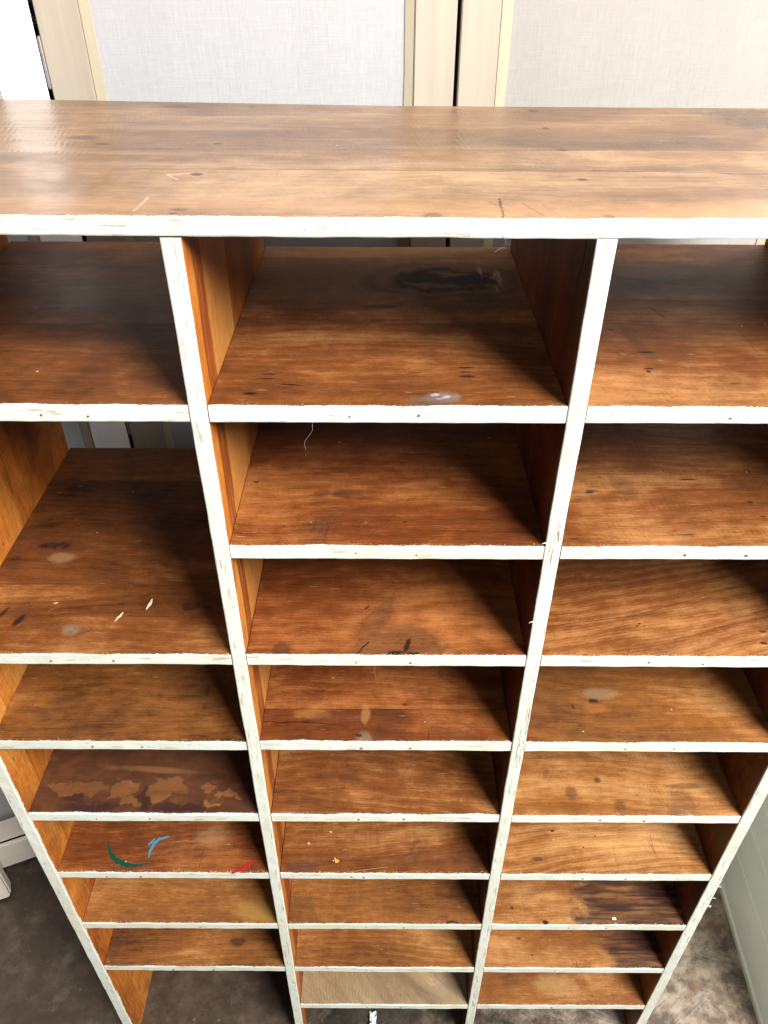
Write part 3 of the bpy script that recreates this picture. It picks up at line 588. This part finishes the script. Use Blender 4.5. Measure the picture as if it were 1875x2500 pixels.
def leaf(x, y, rz, w, label, mst, mlin, bead=(0.016, 0.016), stile=(0.070, 0.068), H=2.62, mirror=1, end=True):
    """door leaf: local x runs along the leaf, its front looks towards -y"""
    r = empty('door_leaf', (x, y, 0), rz)
    tag(r, label, 'door', 'cream door leaves with linen panels behind the shelf')
    z0 = 0.006; xs = [0, stile[0], w - stile[1], w]
    link('stile', boxbm(bmesh.new(), xs[0], xs[1], 0, 0.032, z0, H, 0.0015), mst, r)
    link('stile', boxbm(bmesh.new(), xs[2], xs[3], 0, 0.032, z0, H, 0.0015), mst, r)
    link('rail', boxbm(bmesh.new(), xs[1] + 0.0004, xs[2] - 0.0004, 0.0006, 0.0314, 0.115, 0.20, 0.001), M_RAIL, r)
    link('rail', boxbm(bmesh.new(), xs[1] + 0.0004, xs[2] - 0.0004, 0.0006, 0.0314, H - 0.10, H, 0.001), M_RAIL, r)
    link('kick_board', boxbm(bmesh.new(), 0.002, w - 0.002, -0.014, -0.0003, 0.008, 0.112, 0.003), M_RAIL, r)
    def strip(a, b):        # bevelled bead sloping from the stile down to the linen
        bm = bmesh.new(); n = 60; rows = []
        inner_first = a > b
        for i in range(n + 1):
            z = 0.201 + (H - 0.302) * i / n
            jb = 0.0016 * mnoise.noise(Vector((z * 13, a * 40, 0))) + 0.0011 * mnoise.noise(Vector((z * 55, a * 40, 2)))
            rows.append([bm.verts.new(p) for p in ((a, 0.0016, z), (b + jb, 0.0045, z), (b + jb, 0.0115, z), (a, 0.0115, z))])
        for i in range(n):
            for k in range(4): bm.faces.new((rows[i][k], rows[i][(k + 1) % 4], rows[i + 1][(k + 1) % 4], rows[i + 1][k]))
        bm.faces.new(rows[0]); bm.faces.new(rows[-1][::-1])
        return link('bead', bm, M_BEAD, r)
    strip(xs[1] + 0.0010, xs[1] + bead[0]); strip(xs[2] - 0.0010, xs[2] - bead[1])
    bm = bmesh.new(); nx_, nz_ = 30, 60; V = []
    for i in range(nx_ + 1):
        V.append([])
        for j in range(nz_ + 1):
            px = xs[1] + 0.0008 + (xs[2] - xs[1] - 0.0016) * i / nx_; pz = 0.2005 + (H - 0.301) * j / nz_
            e = min(1, min(i, nx_ - i) / 4)
            V[-1].append(bm.verts.new((px, 0.0122 + e * 0.0016 * mnoise.noise(Vector((px * 9 + x, pz * 1.6, 0))), pz)))
    for i in range(nx_):
        for j in range(nz_): bm.faces.new((V[i][j], V[i + 1][j], V[i + 1][j + 1], V[i][j + 1]))
    o = link('linen_panel', bm, mlin, r, True)
    m = o.modifiers.new('thickness', 'SOLIDIFY'); m.thickness = 0.006; m.offset = -1
    return r
YB = 0.688
leaf_mid = leaf(-0.354, YB, 0, 0.662, 'cream door leaf with linen panel toned bright as if lit behind the middle of the shelf', M_STILE, M_LIN_A, (0.016, 0.016), (0.070, 0.066))
leaf_right = leaf(0.315, YB, 0, 0.662, 'cream door leaf with linen painted dimmer at right, cracked straw bead beside it', M_STILE, M_LIN_B, (0.018, 0.016), (0.062, 0.079))
AL = math.atan2(0.385, 0.923)
leaf_left = leaf(-0.361 - 0.68 * math.cos(AL), YB - 0.68 * math.sin(AL), AL, 0.68, 'cream door leaf, painted bright as if lit, folded forward at the left of the steel hinge', M_LITSTILE, M_LIN_A, (0.016, 0.016), (0.070, 0.072))
leaf_near = leaf(-0.884 - 0.66 * math.cos(AL), 0.364 - 0.66 * math.sin(AL), AL, 0.66, 'nearest white door leaf, only its bottom corner showing at the left above the dark floor', M_RAIL, M_LIN_A)
def hinge(parent, zc, L=0.075):
    bm = bmesh.new(); bx = -0.0035
    for (a, b, r) in ((-0.5, -0.17, 0.0046), (-0.165, 0.165, 0.0046), (0.17, 0.5, 0.0046), (-0.535, -0.5, 0.0034), (0.5, 0.535, 0.0034)):
        bmesh.ops.create_cone(bm, cap_ends=True, segments=16, radius1=r * 0.62, radius2=r * 0.62, depth=(b - a) * L, matrix=Matrix.Translation((bx, 0.004, zc + (a + b) / 2 * L)))
    return link('hinge', bm, M_STEEL, parent)
hinge(leaf_mid, ZF + 0.238, 0.070); hinge(leaf_mid, ZF - 0.43, 0.075); hinge(leaf_mid, 0.35, 0.075)

t = T('blue_white_print'); x, y, z = t.coords()
n = t.noise(x, y, z, 3, 0.6, 130, 0.8); n2 = t.noise(x, y, z, 2, 0.5, 22)
M_PRINT = t.finish(t.mix(t.step(n, 0.44, 0.52) * t.step(n2, 0.30, 0.36), (0.55, 0.56, 0.56), (0.012, 0.018, 0.12)), 0.8)
bm = bmesh.new(); rows = []
for j in range(13):
    rows.append([bm.verts.new((-0.41 + 0.12 * i / 12, 0.742 + 0.006 * math.sin(i * 1.3), ZF + 0.285 + 0.055 * j / 12)) for i in range(13)])
for j in range(12):
    for i in range(12): bm.faces.new((rows[j][i], rows[j][i + 1], rows[j + 1][i + 1], rows[j + 1][i]))
o = link('printed_cloth', bm, M_PRINT); m = o.modifiers.new('thickness', 'SOLIDIFY'); m.thickness = 0.002
tag(o, 'blue and white printed cloth glimpsed through the slit above the steel hinge', 'cloth')

# ------------------------------------------------------------------ walls and floor
t = T('pale_green_boarding'); x, y, z = t.coords()
a = t.noise(y * 3, z * 40, x, 4, 0.6); b = t.noise(y, z, x, 3, 0.5, 5)
col = t.mix(t.step(b, 0.35, 0.7), (0.74, 0.755, 0.71), (0.80, 0.815, 0.77))
sp = t.voro(x, y, z, 17)[0]
col = t.mix(t.step(sp, 0.05, 0.03) * t.step(t.noise(x, y, z, 1, 0.5, 9), 0.55, 0.6) * 0.9, col, (0.06, 0.05, 0.04))
col = t.mix(t.step(z + (a - 0.5) * 0.02, 0.030, 0.008) * 0.6, col, (0.50, 0.47, 0.34))
col = t.mix(t.step(t.noise(y * 7, z * 30, x, 5, 0.65), 0.56, 0.72) * 0.30, col, (0.42, 0.42, 0.36))
M_BOARDING = t.finish(col, 0.45, a, 0.12, 0.001)
wall = empty('boarded_wall', (1.169, 0.034, 0.0), -math.atan2(0.019, 0.369))
tag(wall, 'pale green wall of horizontal painted boards standing at the right of the shelf', 'wall')
edges = [0.022, 0.182, 0.310, 0.426, 0.545, 0.665, 0.785, 0.905, 1.025, 1.145, 1.265, 1.385]
for a_, b_ in zip(edges[:-1], edges[1:]):
    bm = bmesh.new()
    prof = [(0.0, a_ + 0.003), (0.003, a_ + 0.0006), (0.03, a_ + 0.0006), (0.03, b_ - 0.0006), (0.003, b_ - 0.0006), (0.0, b_ - 0.003)]
    A = [bm.verts.new((px, -0.035, pz)) for px, pz in prof]; B = [bm.verts.new((px, 0.78, pz)) for px, pz in prof]
    for k in range(6): bm.faces.new((A[k], A[(k + 1) % 6], B[(k + 1) % 6], B[k]))
    bm.faces.new(A); bm.faces.new(B[::-1])
    link('wall_board', bm, M_BOARDING, wall)
bm = bmesh.new(); prof = [(-0.006, 0.0), (0.03, 0.0), (0.03, 0.0215), (-0.0005, 0.0215), (-0.006, 0.016)]
A = [bm.verts.new((px, -0.035, pz)) for px, pz in prof]; B = [bm.verts.new((px, 0.78, pz)) for px, pz in prof]
for k in range(5): bm.faces.new((A[k], A[(k + 1) % 5], B[(k + 1) % 5], B[k]))
bm.faces.new(A); bm.faces.new(B[::-1]); link('base_moulding', bm, M_BOARDING, wall)
link('backing', boxbm(bmesh.new(), 0.031, 0.06, -0.035, 0.78, 0.0, 1.40), M_BOARDING, wall)

M_GAPDARK = flat('gap_dark', (0.030, 0.022, 0.018), 0.8)  # near-black sheet added so the gaps between the leaves look dark
tag(link('wall', boxbm(bmesh.new(), -2.6, 0.985, 0.80, 0.88, 0.002, 3.2), M_GAPDARK), 'dark wall sheet added behind the door leaves to blacken their gaps', 'wall')

t = T('worn_concrete'); x, y, z = t.coords()
a = t.noise(x, y, 0.0, 6, 0.66, 5.5, 0.6); b = t.noise(x, y, 3.0, 7, 0.74, 17, 0.1); c = t.noise(x * 1.0, y * 1.1, 6.0, 7, 0.74, 13, 0.0); d = t.noise(x, y, 9.0, 2, 0.5, 2.4)
col = t.ramp(a * 0.55 + b * 0.45, [(0.36, (0.008, 0.0055, 0.004)), (0.50, (0.027, 0.018, 0.011)), (0.66, (0.095, 0.070, 0.047))])
col = t.mix(t.step(d, 0.45, 0.60) * 0.5, col, (0.055, 0.034, 0.021))
col = t.mix(t.step(c, 0.50, 0.72) * 0.5, col, (0.135, 0.108, 0.080))
col = t.mix(t.step(t.noise(x, y, 12.0, 5, 0.6, 20, 0.3), 0.58, 0.78) * 0.35, col, (0.022, 0.015, 0.011))
lit_wear = t.step(x + (b - 0.5) * 0.9, 0.25, 1.05)  # pales to the right: light painted into the floor along with wear
def scrape(an, k): return t.noise((x * math.cos(an) + y * math.sin(an)) * 210.0, (y * math.cos(an) - x * math.sin(an)) * 14.0, k, 3, 0.55)
rsel = t.step(t.noise(x, y, 15.0, 1, 0.5, 6), 0.46, 0.54)
rid = (t.step(scrape(1.25, 1.0), 0.46, 0.58) * rsel + t.step(scrape(2.2, 5.0), 0.46, 0.58) * (1.0 - rsel)) * 2.0 - 1.0
rm = t.step(t.noise(x, y, 18.0, 3, 0.6, 8), 0.53, 0.60)
col = t.mix((rid * 0.5 + 0.5) * rm * (lit_wear * 0.48 + 0.02), col, (0.30, 0.26, 0.20))
fleckw = t.step(t.noise(x, y, 21.0, 3, 0.6, 60), 0.69, 0.73)
col = t.mix(fleckw * 0.12, col, (0.62, 0.60, 0.58))
col = t.mix(lit_wear * (t.step(c * 0.4 + b * 0.6, 0.41, 0.60) * 0.65 + 0.15), col, (0.36, 0.29, 0.215))
col = t.mix(lit_wear * t.step(t.noise(x, y, 30.0, 5, 0.65, 13), 0.54, 0.64) * 0.7, col, (0.15, 0.082, 0.045))
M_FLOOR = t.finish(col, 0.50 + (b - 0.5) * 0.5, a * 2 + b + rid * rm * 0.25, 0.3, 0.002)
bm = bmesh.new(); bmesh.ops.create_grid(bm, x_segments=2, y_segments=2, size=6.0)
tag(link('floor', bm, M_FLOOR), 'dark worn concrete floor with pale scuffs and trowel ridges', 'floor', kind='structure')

# ------------------------------------------------------------------ light
def area(name, loc, target, sx, sy, power, col):
    L = bpy.data.lights.new(name, 'AREA'); L.shape = 'RECTANGLE'; L.size = sx; L.size_y = sy; L.energy = power; L.color = col
    o = bpy.data.objects.new(name, L); COL.objects.link(o); o.location = loc
    o.rotation_euler = (Vector(target) - Vector(loc)).to_track_quat('-Z', 'Y').to_euler()
    return o
area('window_light', (2.65, -2.6, 4.65), (0.3, 0.2, 1.3), 2.1, 2.0, 740, (1.0, 0.985, 0.95))
area('front_fill_light', (-0.6, -3.6, 3.6), (0.6, 0.2, 1.0), 2.2, 2.2, 25, (0.95, 0.98, 1.0))  # added fill with no window behind it, brightens the right wall
area('right_window_light', (2.0, 0.24, 2.50), (0.2, 0.5, 1.95), 0.8, 0.8, 40, (1.0, 0.985, 0.96))
area('far_window_light', (1.36, 0.86, 2.36), (0.55, 0.15, 2.03), 0.6, 0.8, 20, (1.0, 0.99, 0.97))
area('left_fill_light', (-1.5, -0.35, 3.3), (-0.1, 0.69, 2.1), 0.8, 0.8, 7, (0.90, 0.94, 1.0))  # added weak fill for the left linen, no known source
w = bpy.data.worlds.new('World'); scene.world = w; w.use_nodes = True
bg = w.node_tree.nodes['Background']; bg.inputs[0].default_value = (0.86, 0.92, 1.0, 1); bg.inputs[1].default_value = 0.014

# ------------------------------------------------------------------ camera
cam = bpy.data.cameras.new('camera'); co = bpy.data.objects.new('camera', cam); COL.objects.link(co)
R = Vector((0.999993, 0.003006, 0.002225)); U = Vector((-0.001026 * 0 - 0.003596, 0.609679, 0.79264)); F = Vector((-0.001026, 0.792643, -0.609686))
M = Matrix((R, U, -F)).transposed().to_4x4(); M.translation = Vector((0.19742, -0.75426, 0.43279 + ZF))
co.matrix_world = M
cam.sensor_fit = 'VERTICAL'; cam.sensor_height = 36.0; cam.lens = 1902.9 / 2500 * 36.0
cam.clip_start = 0.02; cam.clip_end = 60
scene.camera = co
vs = scene.view_settings
vs.view_transform = 'Standard'; vs.look = 'None'; vs.exposure = 0.14; vs.gamma = 1.0; vs.use_curve_mapping = False
scene.display_settings.display_device = 'sRGB'
scene.cycles.max_bounces = 8; scene.cycles.diffuse_bounces = 5
